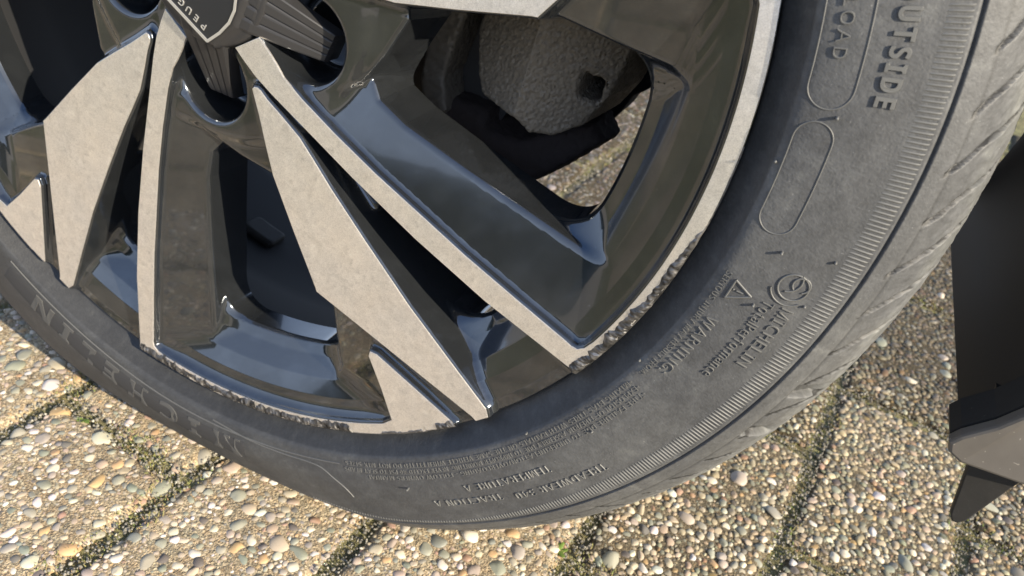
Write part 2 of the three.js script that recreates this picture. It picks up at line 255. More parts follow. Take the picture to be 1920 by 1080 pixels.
// ------------------------------------------------------------------ centre cap
const cap = wheelGroup('centre_cap', 'black star shaped centre cap with a shield emblem');
const fontR = await new FontLoader().loadAsync('fonts/droid/droid_sans_regular.typeface.json');
const fontB = await new FontLoader().loadAsync('fonts/droid/droid_sans_bold.typeface.json');
{
  const sd = poly2([[-17, 28], [-23, 26], [-28, 8], [-26, -6], [-16, -24], [0, -34], [16, -24], [26, -6], [28, 8], [23, 26], [17, 28]].map((p) => rot(p, 162)));
  const f = (x, y, z) => { const r = Math.hypot(x, y); let d = smax(smax(sd(x, y) + (z - 0) * 0.35, z - 4.4, 2), -18 - z, 2); d = smin(d, smax(r - 34, Math.abs(z + 8) - 9.5, 3), 3); return d; };
  mesh('cap_body', boxNets(f, [-40, -40, -20], [40, 40, 7], 1.0), capMat, cap);
  // one arm: cross-section with four raised slats, swept from the hub into the lug pocket
  const pos = [], idx = []; const prof = []; const W0 = 12.2;
  const slats = 4; prof.push([-1, -8]);
  for (let s = 0; s < slats; s++) { const a = -1 + 2 * s / slats, b = -1 + 2 * (s + 1) / slats, q = 0.045; prof.push([a + (s ? q : 0), s ? -1.0 : -0.4], [a + q * 2.0, 0], [b - q * 2.0, 0], [b - q * 0.6, s < 3 ? -0.2 : -0.4]); }
  prof.push([1, -8]);
  const secs = [[14, 3.6, 1.12], [22, 3.4, 1.1], [30, 2.0, 1.0], [46, -5.0, 0.8], [60, -11.4, 0.62], [61.6, -12.4, 0.59], [62.2, -14.5, 0.58], [62.2, -22, 0.58]];
  const m = prof.length;
  secs.forEach(([r, z, w], i) => prof.forEach(([u, h]) => { pos.push(r / 1000, u * W0 * w / 1000, (z + (i > 5 ? Math.min(h, -1) : h)) / 1000); }));
  for (let i = 0; i < secs.length - 1; i++) for (let j = 0; j < m - 1; j++) { const a = i * m + j; idx.push(a, a + m, a + m + 1, a, a + m + 1, a + 1); }
  const ag = geoFrom(pos, idx).toNonIndexed(); ag.computeVertexNormals();
  for (let n = 0; n < 5; n++) { const a = mesh('cap_arm', ag, capMat, cap); a.rotation.z = (-8.2 - 72 * n) * D2R; }
  const shield = [[-20, 24], [-19.4, 24.4], [19.4, 24.4], [20, 24], [23, 16], [24.6, 8], [24, 1], [21.5, -5], [16, -14], [9, -21], [0, -27], [-9, -21], [-16, -14], [-21.5, -5], [-24, 1], [-24.6, 8], [-23, 16]];
  const pg = plate(shield, 0.0012, 0.0002); const p1 = mesh('emblem_plate', pg, plateMat, cap); p1.position.z = 0.0052; p1.rotation.z = 162 * D2R;
  const bs = toShape(shield); bs.holes.push(new THREE.Path(shield.map((p) => new THREE.Vector2(p[0] * 0.955 / 1000, (p[1] * 0.955 - 0.1) / 1000)).reverse()));
  const bg = new THREE.ExtrudeGeometry(bs, { depth: 0.0007, bevelEnabled: false }); const p2 = mesh('emblem_border', bg, chrome, cap); p2.position.z = 0.0052; p2.rotation.z = 162 * D2R;
  'PEUGEOT'.split('').forEach((ch, i) => { const g = new TextGeometry(ch, { font: fontR, size: 0.0031, depth: 0.0004, curveSegments: 4 }); g.computeBoundingBox(); g.translate(-(g.boundingBox.max.x + g.boundingBox.min.x) / 2, 0, 0); g.scale(1.25, 1, 1); const o = mesh('emblem_letter', g, chrome, cap); o.rotation.z = 162 * D2R; const q = rot([-14.4 + i * 4.8, 18.0], 162); o.position.set(q[0] / 1000, q[1] / 1000, 0.0053); });
  const strokes = [[[-9, 5], [-6, 9], [-5, 8.4], [-7.6, 4.6]], [[-7, 2], [-2, 8], [-1, 7.3], [-5.6, 1.6]], [[-5, -2], [3, 5], [3.8, 4.2], [-3.6, -2.4]], [[-2, -6], [7, 0], [7.6, -1], [-0.8, -6.6]]];
  strokes.forEach((s) => { const g = plate(s, 0.0006, 0.0001); const o = mesh('emblem_stroke', g, chrome, cap); o.rotation.z = 162 * D2R; o.position.z = 0.0057; });
}

// ------------------------------------------------------------------ tyre
const tyre = wheelGroup('tyre', 'worn black road tyre with raised lettering on its sidewall');
const CONTACT = -78;
const PROF = [[243.2, -15], [244.2, -10], [245.6, -7.6], [247.6, -6.6], [249.6, -5.4], [252, -2.8], [254.4, 0.2], [256.6, 3.4], [257.8, 4.6], [260, 5.4], [265, 5.7], [271, 5.5], [277, 5.0], [284, 4.1], [290, 2.9], [293.6, 2.1], [295, 1.9], [300, 0.9], [303.2, 0.2], [304.0, -0.3], [304.35, -1.6], [305.0, -1.7], [305.4, -0.6], [307, -1.6], [310, -3.4], [314, -6.4], [318, -10.2], [322, -15], [325.6, -20.6], [328.6, -27], [330.8, -34], [332.4, -42], [333.6, -52], [334.2, -60], [334.5, -70], [334.6, -72], [328, -73], [328, -81], [334.8, -82], [335.2, -95], [335.4, -104], [329, -105], [329, -115], [335.4, -116], [335, -150], [333.6, -170], [329, -190], [318, -206], [300, -218], [270, -222], [250, -214], [244, -206]];
function profZ(r) { // outer sidewall height at undeformed radius r
  for (let i = 1; i < 34; i++) if (r <= PROF[i][0]) { const a = PROF[i - 1], b = PROF[i]; return lerp(a[1], b[1], (r - a[0]) / (b[0] - a[0])); }
  return -60;
}
const upW = [-0.20741, 0.97576, 0.06976]; // world up in the wheel frame
function deform(r, aDeg, z) {
  const d = ((aDeg - CONTACT + 540) % 360) - 180, g = 313 / Math.max(0.4, Math.cos(d * D2R)); let rr = r;
  const w = Math.exp(-(d / 30) * (d / 30));
  const zb = z + 4.6 * w * sstep(250, 280, r) * (1 - sstep(300, 326, r)) * (z > -60 ? 1 : -1);
  const room = smin(g, 336, 16), fac = (room - 250) / (336 - 250); if (r > 250) rr = 250 + (r - 250) * Math.min(1, fac);
  return [rr, zb];
}
function tyreSurf(rDef, aDeg) { // point of the deformed sidewall at a deformed radius
  const d = ((aDeg - CONTACT + 540) % 360) - 180, g = smin(336, 313 / Math.max(0.4, Math.cos(d * D2R)), 16), fac = Math.min(1, (g - 250) / 86);
  const r0 = 250 + (rDef - 250) / fac; return deform(r0, aDeg, profZ(r0))[1];
}
{
  const pr = []; // resample the profile, finer on the visible flank
  for (let i = 0; i < PROF.length - 1; i++) { const a = PROF[i], b = PROF[i + 1], L = Math.hypot(b[0] - a[0], b[1] - a[1]); const n = i < 34 ? Math.max(1, Math.round(L / 1.1)) : Math.max(1, Math.round(L / 9)); for (let q = 0; q < n; q++) pr.push([lerp(a[0], b[0], q / n), lerp(a[1], b[1], q / n)]); }
  pr.push(PROF[PROF.length - 1]);
  // light smoothing so that the flank is curved, keeping the two creases and the groove
  for (let it = 0; it < 2; it++) { const c = pr.map((p) => p.slice()); for (let i = 1; i < pr.length - 1; i++) { const r = c[i][0]; if ((r > 302 && r < 306.5) || r < 246 || (r > 256.2 && r < 259) || c[i][1] < -58) continue; pr[i] = [(c[i - 1][0] + 2 * c[i][0] + c[i + 1][0]) / 4, (c[i - 1][1] + 2 * c[i][1] + c[i + 1][1]) / 4]; } }
  const angs = []; for (let a = -125; a < 45; a += 0.11) angs.push(a); for (let a = 45; a < 235; a += 1.25) angs.push(a); angs.push(235);
  const M = pr.length, pos = [], idx = [], uv = [], col = []; let arcl = [0]; for (let j = 1; j < M; j++) arcl.push(arcl[j - 1] + Math.hypot(pr[j][0] - pr[j - 1][0], pr[j][1] - pr[j - 1][1]));
  const PITCH = 3.83;
  angs.forEach((a, i) => {
    for (let j = 0; j < M; j++) {
      let [r, z] = pr[j]; let tint = 1, warm = 0;
      if (r > 309 && z > -66 && z < -2) { // shoulder slots, notches and wear; recess shade also tinted into the colour
        const off = (r - 314) * 0.23 + 0.5 * fbm(r * 0.2, a * 0.3, 4, 2); const ph = ((a - off - 14.4) / PITCH + 1000.5) % 1, q = Math.abs(ph - 0.5) * PITCH;
        const wd = 0.12 + 0.10 * fbm(a, r * 0.3, 1, 2), dep = (1 - sstep(wd, wd + 0.15, q)) * sstep(311, 317, r + 4 * (fbm(a * 0.3, 1, 1, 2) - 0.5)) * (3.4 - 1.4 * sstep(328, 333, r)) * (0.25 + 0.75 * sstep(-4, 4, a)) * (0.55 + 0.7 * fbm(a * 0.9, r * 0.12, 8, 2));
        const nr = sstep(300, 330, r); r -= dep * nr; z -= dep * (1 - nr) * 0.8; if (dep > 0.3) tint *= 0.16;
        const rough = (fbm(a * 1.9, r * 0.45, z * 0.2, 4) - 0.5) * 0.9 * sstep(312, 324, r); r += rough * nr; z += rough;
        const worn = sstep(319, 326, pr[j][0]); tint *= 1 + 0.5 * worn;
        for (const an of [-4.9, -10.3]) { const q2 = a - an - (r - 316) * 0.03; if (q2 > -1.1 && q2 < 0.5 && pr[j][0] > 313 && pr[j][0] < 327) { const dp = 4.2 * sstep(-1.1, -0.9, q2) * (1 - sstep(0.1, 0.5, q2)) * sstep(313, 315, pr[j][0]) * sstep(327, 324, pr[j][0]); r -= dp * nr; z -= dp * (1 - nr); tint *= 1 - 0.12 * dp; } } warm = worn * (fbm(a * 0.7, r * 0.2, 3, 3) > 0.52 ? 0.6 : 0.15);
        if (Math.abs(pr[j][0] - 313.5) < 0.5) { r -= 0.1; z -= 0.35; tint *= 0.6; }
      }
      const [rd, zd] = deform(r, a, z); const c = Math.cos(a * D2R), s = Math.sin(a * D2R);
      pos.push(rd * c / 1000, rd * s / 1000, zd / 1000); uv.push(a * D2R * 0.29, arcl[j] / 1000);
      const dirt = sstep(0.45, 0.7, fbm(a * 0.12, r * 0.05, 7, 3)), low = sstep(-25, -80, a) * 0.42;  // low: unlit lower sidewall, its shade put into the vertex colour
      const base = r < 257 ? 0.7 : 1 + 0.18 * dirt; const t = base * tint * (1 - low); col.push(t * (1 + 0.05 * dirt + 0.05 * warm), t * (1 + 0.04 * dirt + 0.06 * warm), t * (1 + 0.01 * dirt));  // bead zone darkened, the shade inside the crease painted in
      if (i < angs.length - 1 && j < M - 1) { const p = i * M + j; idx.push(p, p + M, p + M + 1, p, p + M + 1, p + 1); }
    }
  });
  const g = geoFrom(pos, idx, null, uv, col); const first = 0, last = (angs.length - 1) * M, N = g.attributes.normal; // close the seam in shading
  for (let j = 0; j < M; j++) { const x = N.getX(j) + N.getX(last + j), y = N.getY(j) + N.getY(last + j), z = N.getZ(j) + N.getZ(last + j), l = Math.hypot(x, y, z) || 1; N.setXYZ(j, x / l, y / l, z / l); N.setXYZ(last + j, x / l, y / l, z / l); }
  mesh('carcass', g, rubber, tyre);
}
// lay a flat geometry (x along the text, y outwards, z proud; metres) on the sidewall
function wrap(g, rBase, aStart, lift = 0) {
  const p = g.attributes.position;
  for (let i = 0; i < p.count; i++) { const x = p.getX(i) * 1000, y = p.getY(i) * 1000, z = p.getZ(i) * 1000; const r = rBase + y, a = aStart - x / (rBase + 2) / D2R; const zs = tyreSurf(r, a) + z + lift; p.setXYZ(i, r * Math.cos(a * D2R) / 1000, r * Math.sin(a * D2R) / 1000, zs / 1000); }
  p.needsUpdate = true; g.computeVertexNormals(); return g;
}
function raised(name, str, font, size, rBase, aStart, aEnd, depth, mat, label, squash) {
  const parts = []; let x = 0; const chars = str.split('');
  const geos = chars.map((ch) => { if (ch === ' ') return null; const g = new TextGeometry(ch, { font, size: size / 1000, depth: depth / 1000, curveSegments: 4, bevelEnabled: size > 3.5, bevelThickness: 0.00016, bevelSize: 0.00010, bevelOffset: size > 6 ? 0 : -0.00012, bevelSegments: 1 }); g.computeBoundingBox(); return g; });
  const widths = chars.map((ch, i) => (geos[i] ? (geos[i].boundingBox.max.x - geos[i].boundingBox.min.x) * 1000 + size * 0.27 : size * 0.5)); const total = widths.reduce((a, b) => a + b, 0);
  const want = Math.abs(aEnd - aStart) * D2R * (rBase + 2), k = want / total;
  chars.forEach((ch, i) => { const g = geos[i]; if (g) { g.translate(-g.boundingBox.min.x + x / 1000 / Math.min(k, 1.25) * Math.min(k, 1.25), 0, 0); const sx = Math.min(k, squash ?? 1.15); const p = g.attributes.position, x0 = x / 1000; for (let q = 0; q < p.count; q++) p.setX(q, x0 * k + (p.getX(q) - x0) * sx); parts.push(wrap(g, rBase, aStart, -0.12)); } x += widths[i]; });
  if (size > 2.9) { parts.forEach((g) => mesh(name, g, mat, tyre)); return null; }
  return mesh(name, mergeGeometries(parts), mat, tyre, label);
}
const tube = (pts, rad, closed = false) => new THREE.TubeGeometry(new THREE.CatmullRomCurve3(pts, closed, 'catmullrom', 0.5), Math.max(12, pts.length * 5), rad / 1000, 6, closed);
const onWall = (r, a, lift = 0) => V3(r * Math.cos(a * D2R) / 1000, r * Math.sin(a * D2R) / 1000, (tyreSurf(r, a) + lift) / 1000);
{
  raised('raised_letter', 'OUTSIDE', fontB, 6.4, 281.4, 25.7, 17.4, 0.9, rubPlain);
  raised('raised_letter', 'LOAD', fontR, 4.3, 264.6, 24.6, 20.2, 0.6, rubPlain);
  raised('raised_letter', 'MICHELIN', fontR, 5.0, 285.6, 1.2, -5.4, 0.6, rubPlain);
  raised('raised_letter', 'TotalPerformance', fontR, 4.4, 278.4, 1.1, -8.0, 0.6, rubPlain);
  raised('raised_letter', 'WARNING:', fontR, 4.8, 264.6, -2.7, -10.6, 0.6, rubPlain);
  raised('small_raised_text', 'SERIOUS INJURY MAY RESULT FROM:', fontR, 2.5, 260.3, 1.8, -12.2, 0.5, rubPlain, 'small raised line of text along the inner sidewall');
  raised('small_raised_text', '\u2022MIXING BIAS TIRES WITH RADIALS ON THE SAME VEHICLE WHEN FITTED DO NOT MIX SIZES', fontR, 2.6, 260.2, -13.5, -55.3, 0.45, rubPlain, 'innermost of three lines of small raised warning text');
  raised('small_raised_text', '\u2022EXPLOSION OF TIRE/RIM ASSEMBLY DUE TO IMPROPER MOUNTING. NEVER EXCEED 40 PSI TO SEAT BEADS', fontR, 2.6, 263.9, -13.3, -55.5, 0.45, rubPlain, 'middle of three lines of small raised warning text');
  raised('small_raised_text', '\u2022TIRE FAILURE DUE TO UNDERINFLATION/OVERLOADING - FOLLOW OWNERS MANUAL', fontR, 2.6, 267.8, -13.4, -52.4, 0.45, rubPlain, 'outermost of three lines of small raised warning text');
  raised('raised_letter', 'TREADWEAR 340', fontR, 4.3, 287.4, -22.8, -34.4, 0.6, rubPlain);
  raised('raised_letter', 'TRACTION A', fontR, 4.3, 285.4, -35.8, -44.8, 0.6, rubPlain);
  raised('raised_letter', 'TEMPERATURE A', fontR, 4.3, 276.6, -28.2, -39.8, 0.6, rubPlain);
  // wide band with the maker's name
  const band = (r0, r1, a0, a1, lift, n = 80, m = 6) => { const pos = [], idx = []; for (let i = 0; i <= n; i++) for (let j = 0; j <= m; j++) { const a = lerp(a0, a1, i / n), r = lerp(r0, r1, j / m), v = onWall(r, a, lift - ((j === 0 || j === m || i === 0 || i === n) ? 0.5 : 0)); pos.push(v.x, v.y, v.z); if (i < n && j < m) { const p = i * (m + 1) + j; idx.push(p, p + 1, p + m + 2, p, p + m + 2, p + m + 1); } } return geoFrom(pos, idx); };
  mesh('letter_band', band(263, 279, -70.5, -113, 0.25), rubDark, tyre, 'dark matt band behind the large maker name');
  raised('large_letter', 'MICHELIN', fontB, 13.2, 264.4, -71.4, -109.5, 0.55, rubMid, null, 1.45);
  const rl = []; for (let a = -56; a > -116; a -= 3) rl.push(onWall(a > -70 ? lerp(262.5, 261.2, (-56 - a) / 14) : 261.2, a, 0.1)); mesh('contour_line', tube(rl, 0.42), rubPlain, tyre);
  const rl2 = [[259, -76], [261.8, -70], [263.5, -65], [264.8, -61], [267, -59], [273, -57.4], [279, -56.2], [286, -55.5]].map(([r, a]) => onWall(r, a, 0.1)); mesh('contour_line', tube(rl2, 0.4), rubPlain, tyre);
  // raised capsule outlines
  const capsule = (r0, r1, a0, a1) => { const pts = [], rm = (r0 + r1) / 2, h = (r1 - r0) / 2, da = h / rm / D2R; for (let i = 0; i <= 14; i++) pts.push([r1, lerp(a0 - da, a1 + da, i / 14)]); for (let i = 1; i < 10; i++) { const t = PI * i / 10; pts.push([rm + h * Math.cos(t), a1 + da - da * Math.sin(t)]); } for (let i = 0; i <= 14; i++) pts.push([r0, lerp(a1 + da, a0 - da, i / 14)]); for (let i = 1; i < 10; i++) { const t = PI * i / 10; pts.push([rm - h * Math.cos(t), a0 - da + da * Math.sin(t)]); } return pts.map(([r, a]) => onWall(r, a, 0.05)); };
  mesh('capsule_outline', tube(capsule(259.6, 274.6, 34, 16.9), 0.3, true), rubPlain, tyre);
  mesh('capsule_outline', tube(capsule(260.0, 273.4, 15.9, 6.5), 0.3, true), rubPlain, tyre);
  // warning triangle with its exclamation mark
  const tri = [[265.2, 1.45], [273.6, 0.75], [265.4, -0.45]];
  for (let i = 0; i < 3; i++) { const a = tri[i], b = tri[(i + 1) % 3]; const pts = []; for (let q = 0; q <= 4; q++) pts.push(onWall(lerp(a[0], b[0], q / 4), lerp(a[1], b[1], q / 4), 0.2)); mesh('warning_triangle_side', tube(pts, 0.5), rubPlain, tyre); }
  mesh('warning_mark', tube([onWall(267.6, 0.6, 0.2), onWall(270.4, 0.66, 0.2)], 0.38), rubPlain, tyre); const dot = new THREE.SphereGeometry(0.00045, 10, 8); const dm = mesh('warning_mark', dot, rubPlain, tyre); dm.position.copy(onWall(266.4, 0.58, 0.2));
  // round emblem of interlocking crescents
  const circ = (rc, ac, h, t0, t1, sy = 1, n = 22) => Array.from({ length: n + 1 }, (_, i) => { const t = lerp(t0, t1, i / n) * D2R; return onWall(rc + h * Math.cos(t), ac + h * sy * Math.sin(t) / rc / D2R, 0.2); });
  mesh('round_emblem', mergeGeometries([tube(circ(284.6, 3.1, 5.6, 0, 360), 0.42), tube(circ(286.8, 3.5, 3.2, -60, 235), 0.42), tube(circ(281.2, 3.6, 5.4, -75, 40), 0.42), tube(circ(284.2, 2.9, 7.3, 200, 320), 0.36)]), rubPlain, tyre);
  // serrated band: thin radial ribs
  const ribPos = [], ribIdx = []; for (let a = -62; a < 44; a += 0.34) {
    const inner = a > -19 ? 294.2 : lerp(294.2, 301.5, clamp((-19 - a) / 24, 0, 1)); const b = ribPos.length / 3, K = 5;
    for (let q = 0; q <= K; q++) { const r = lerp(inner, 303.3, q / K), d = deform(r, a, profZ(r)), e = q === 0 || q === K ? -0.25 : 0.32; for (const [da, l] of [[-0.11, -0.15], [-0.035, e], [0.035, e], [0.11, -0.15]]) { const t = (a + da) * D2R; ribPos.push(d[0] * Math.cos(t) / 1000, d[0] * Math.sin(t) / 1000, (d[1] + l) / 1000); } }
    for (let q = 0; q < K; q++) for (let s = 0; s < 3; s++) { const p = b + q * 4 + s; ribIdx.push(p, p + 4, p + 5, p, p + 5, p + 1); }
  }
  const rg = mesh('rib_band', geoFrom(ribPos, ribIdx), rubPlain, tyre, 'band of fine radial ribs around the sidewall'); rg.userData.kind = 'stuff';
  // vent nubs left by the mould
  [[274, 5.4, 1.9], [271.9, 16.5, 1.8], [257.6, 12.05, 1.2], [292.6, 6.25, 1.2], [276, 0.25, 1.6], [292.3, 2.04, 0.8], [257.6, -28.1, 1.2], [257, -11.2, 1.4], [270.5, -21, 0.9], [276, -47, 2.0]].forEach(([r, a, h]) => {
    const g = new THREE.CapsuleGeometry(0.0006, h / 1000, 4, 8); g.rotateX(PI / 2); const o = mesh('vent_nub', g, rubPlain, tyre); o.position.copy(onWall(r, a, h * 0.4)); });
}

// ------------------------------------------------------------------ brake and suspension behind the spokes (wheel frame, millimetres)
const brake = wheelGroup('brake_caliper', 'rough cast brake caliper behind the spokes, one face catching the sun');
{
  const out = poly2([[100, 75], [99, 10], [109, -9], [116, -16], [140, -13], [148, -18], [158, -16], [168, -6], [173, 12], [172, 75]]);
  const f = (x, y, z) => {
    x = (x - 10.8) / 0.954; y = (y - 6.6) / 0.954; const xr = 133 + (35 - y) * 0.13, zt = -44 - 0.5 * Math.max(0, xr - x) - 0.66 * Math.max(0, x - xr);
    let d = smax(prism(out(x, y), z, zt, 0.06, 2), -130 - z, 3); const h = smax(smax(Math.abs(x - 164 + (y - 12) * 0.2) - 5, Math.abs(y - 13) - 6, 3), -100 - z, 2); d = smax(d, -h, 3);
    return d + (fbm(x * 0.62, y * 0.62, z * 0.62, 4) - 0.5) * 1.25;
  };
  mesh('caliper_body', boxNets(f, [96, -22, -120], [186, 74, -40], 0.9), castIron, brake);
  const rib = poly2([[91, 75], [76, 75], [75, 5], [80, -28], [93, -52], [100, -36], [92, -20]]);
  mesh('caliper_rib', boxNets((x, y, z) => smax(prism(rib(x, y), z, -74 - 0.1 * (75 - y) * 0.1, 0.05, 3), -98 - z, 3) + (fbm(x * 0.4, y * 0.4, z * 0.4, 3) - 0.5) * 1.2, [70, -56, -102], [104, 74, -70], 1.3), castIron, brake);
  const br = poly2([[84, -64], [96, -32], [118, -28], [121, -36], [140, -34], [170, -10], [178, -16], [172, -26], [158, -48], [149, -56], [134, -50], [122, -66], [100, -74]]);
  mesh('caliper_bracket', boxNets((x, y, z) => smax(prism(br(x, y), z, -80 - 0.25 * Math.max(0, y + 40) - 0.3 * Math.max(0, x - 140), 0.12, 4), -125 - z, 3) + (fbm(x * 0.3, y * 0.3, z * 0.3, 3) - 0.5) * 1.6, [78, -80, -130], [186, 0, -74], 1.6), rustMat, brake);
  const disc = new THREE.CylinderGeometry(0.128, 0.128, 0.022, 96); disc.rotateX(PI / 2); const d = mesh('brake_disc', disc, steelMat, brake); d.position.z = -0.108;
  const kn = poly2([[40, 110], [40, -60], [88, -92], [120, -96], [133, -80], [144, -63], [151, -58], [157, -48], [164, -38], [166, -28], [172, -14], [174, -2], [184, 10], [196, 18], [204, 110]]);
  mesh('steering_knuckle', boxNets((x, y, z) => smax(smax(kn(x, y) + (fbm(x * 0.09, y * 0.09, 4, 3) - 0.5) * 6, z + 142, 4), -176 - z, 4), [34, -108, -180], [210, 116, -136], 2.4), blackMat, brake);
}

// ------------------------------------------------------------------ wheel arch, cladding and deflector (world frame)
{
  const arch = group('wheel_arch', car, 'black wheel arch liner with grey brown plastic trim below it');
  const cz = -0.020, pts = []; const R0 = 0.3665;
  const yb = -0.1135; // bottom edge below the hub
  pts.push([0.62, yb + 0.016], [0.5, yb + 0.007], [0.405, yb + 0.002], [0.376, yb], [0.370, yb + 0.003], [0.368, yb + 0.008], [0.3705, yb + 0.013], [0.3795, yb + 0.024], [0.3885, yb + 0.040]);
  for (let a = -5; a <= 192; a += 3) { const R = lerp(0.390, R0, sstep(-8, 20, a)); pts.push([R * Math.cos(a * D2R), R * Math.sin(a * D2R)]); }
  pts.push([-0.9, -0.08], [-0.9, 0.55], [0.62, 0.55]);
  const sh = new THREE.Shape(pts.map((p) => new THREE.Vector2(p[0], p[1]))); const g = new THREE.ExtrudeGeometry(sh, { depth: 0.004, bevelEnabled: true, bevelSize: 0.0015, bevelOffset: -0.0015, bevelThickness: 0.0015, bevelSegments: 2, curveSegments: 8 });
  { const p = g.attributes.position; for (let i = 0; i < p.count; i++) { const x = p.getX(i); p.setZ(i, p.getZ(i) - 0.9 * Math.max(0, Math.abs(x) - 0.42) ** 1.6); } g.computeVertexNormals(); }
  const c = mesh('arch_trim', g, cladMat, arch, 'grey brown plastic trim along the arch edge'); c.position.set(0, HUB, cz - 0.010);
  const lipG = new THREE.ExtrudeGeometry(sh, { depth: 0.020, bevelEnabled: false, curveSegments: 8 }); { const p = lipG.attributes.position; for (let i = 0; i < p.count; i++) { const x = p.getX(i); p.setZ(i, p.getZ(i) - 0.9 * Math.max(0, Math.abs(x) - 0.42) ** 1.6); } lipG.computeVertexNormals(); } const lm = mesh('arch_lip', lipG, linerMat, arch); lm.position.set(0.0004, HUB + 0.0004, cz - 0.0322);  // inner flange of the trim; dark liner material stands in for its shade
  // liner: a shell around the tyre, ending low behind the trim
  const lp = [], li = []; const n = 70, secs = [-0.036, -0.08, -0.14, -0.2, -0.26, -0.30];
  for (let i = 0; i <= n; i++) { const a = lerp(-17.2, 200, i / n) * D2R; for (const [q, z] of secs.entries()) { const R = 0.3965; for (const th of [0, 0.004]) { let x = (R + th) * Math.cos(a), y = (R + th) * Math.sin(a); lp.push(x, y + HUB, z); } } }
  const S = secs.length; const at = (i, q, t) => (i * S + q) * 2 + t;
  for (let i = 0; i < n; i++) for (let q = 0; q < S - 1; q++) { li.push(at(i, q, 0), at(i + 1, q, 0), at(i + 1, q + 1, 0), at(i, q, 0), at(i + 1, q + 1, 0), at(i, q + 1, 0)); li.push(at(i, q, 1), at(i + 1, q + 1, 1), at(i + 1, q, 1), at(i, q, 1), at(i, q + 1, 1), at(i + 1, q + 1, 1)); }
  for (let q = 0; q < S - 1; q++) li.push(at(0, q, 0), at(0, q + 1, 0), at(0, q + 1, 1), at(0, q, 0), at(0, q + 1, 1), at(0, q, 1));
  mesh('arch_liner', geoFrom(lp, li), linerMat, arch);
  const back = new THREE.Shape(); back.moveTo(-0.39, -0.05); back.lineTo(0.2, 0.03); back.lineTo(0.385, -0.1); back.lineTo(0.385, 0.1); back.absarc(0, 0, 0.396, 0.26, PI - 0.1, false);
  const bgm = new THREE.ExtrudeGeometry(back, { depth: 0.01, bevelEnabled: false }); const b = mesh('inner_wing', bgm, blackMat, arch); b.position.set(0, HUB, -0.312);
  // triangular air deflector hanging below the trim
  const fin = new THREE.Shape([[0.386, -0.09], [0.424, -0.098], [0.4085, -0.166], [0.4065, -0.169], [0.4045, -0.169], [0.4025, -0.166]].map((p) => new THREE.Vector2(p[0], p[1])));
  const fg = new THREE.ExtrudeGeometry(fin, { depth: 0.003, bevelEnabled: true, bevelSize: 0.0008, bevelThickness: 0.0008, bevelSegments: 2 }); const fm = mesh('air_deflector', fg, linerMat, arch); fm.position.set(-0.004, HUB, -0.058);
}

// ------------------------------------------------------------------ paving: washed pebble pavers in stretcher bond
const pavement = new THREE.Group(); pavement.name = 'pavement'; scene.add(pavement);
pavement.userData = { kind: 'structure', label: 'paving of washed pebble concrete bricks with mossy sand joints' };
const ground = new THREE.Mesh(new THREE.PlaneGeometry(600, 600).rotateX(-PI / 2), new THREE.MeshStandardMaterial({ color: new THREE.Color(0.40, 0.34, 0.25), roughness: 0.95 }));
ground.name = 'ground'; ground.userData = { kind: 'structure', label: 'pale ground stretching away around the parked car' }; ground.position.y = -0.03; ground.receiveShadow = true; scene.add(ground);
const JA = 0.105, JN = Math.hypot(1, JA); // joint direction: x + JA z = const
const uvOf = (x, z) => [(x + JA * z) / JN, (z - JA * x) / JN], xzOf = (u, v) => [(u - JA * v) / JN, (JA * u + v) / JN];
const CU = 0.1157, CV = 0.2075, U0 = -0.1225, V0 = 0.036, GAP = 0.0036;
const mortarTex = tileTex(1024, (u, v) => { const a = tfbm(u, v, 6, 401, 4), b = tfbm(u, v, 110, 405, 3), c = tnoise(u, v, 230, 409), e = tfbm(u, v, 30, 411, 3); let k = 0.60 + 0.2 * (a - 0.5) + 0.5 * (b - 0.5) + 0.3 * (c - 0.5); const p = 0.06 * (e - 0.5) + 0.02; return [k * 0.99 + p, k * 0.92, k * 0.765 - p * 0.6]; }, true);
const mortarBump = tileTex(512, (u, v) => { const b = tfbm(u, v, 70, 421, 3); return [b, b, b]; });
const mortarCarShade = new THREE.MeshStandardMaterial({ color: new THREE.Color(0.2, 0.19, 0.15), map: rep(mortarTex, 0.11), bumpMap: rep(mortarBump, 0.06), bumpScale: 0.0011, roughness: 0.95 });  // mortar under the car, darkened for mud and for shade put into the colour
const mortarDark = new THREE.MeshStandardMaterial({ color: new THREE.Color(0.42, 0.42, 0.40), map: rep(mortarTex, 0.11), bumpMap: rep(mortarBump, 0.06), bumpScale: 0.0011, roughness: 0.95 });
const mortar = new THREE.MeshStandardMaterial({ color: 0xffffff, map: rep(mortarTex, 0.11), bumpMap: rep(mortarBump, 0.06), bumpScale: 0.0011, roughness: 0.95 });
const soilTex = tileTex(512, (u, v) => { const a = tfbm(u, v, 8, 431, 4), b = tnoise(u, v, 120, 433), m = tfbm(u, v, 14, 439, 3); let k = 0.52 + 0.3 * (a - 0.5) + 0.16 * (b - 0.5); return [k * 1.05, k * (1 + 0.12 * (m - 0.4)), k * 0.72]; }, true);
const soil = new THREE.MeshStandardMaterial({ color: 0xffffff, map: rep(soilTex, 0.08), bumpMap: rep(mortarBump, 0.04), bumpScale: 0.003, roughness: 1 });
const cellOf = (u, v) => { const c = Math.floor((u - U0) / CU), off = (c & 1) ? CV / 2 : 0, r = Math.floor((v - V0 - off) / CV); return [c, r, U0 + (c + 0.5) * CU, V0 + off + (r + 0.5) * CV]; };
const rP = rng(77); const paverHeight = new Map();
function paverY(c, r) { const k = c + ',' + r; if (!paverHeight.has(k)) paverHeight.set(k, -0.0018 - 0.0016 * hash3(c, r, 5)); return paverHeight.get(k); }
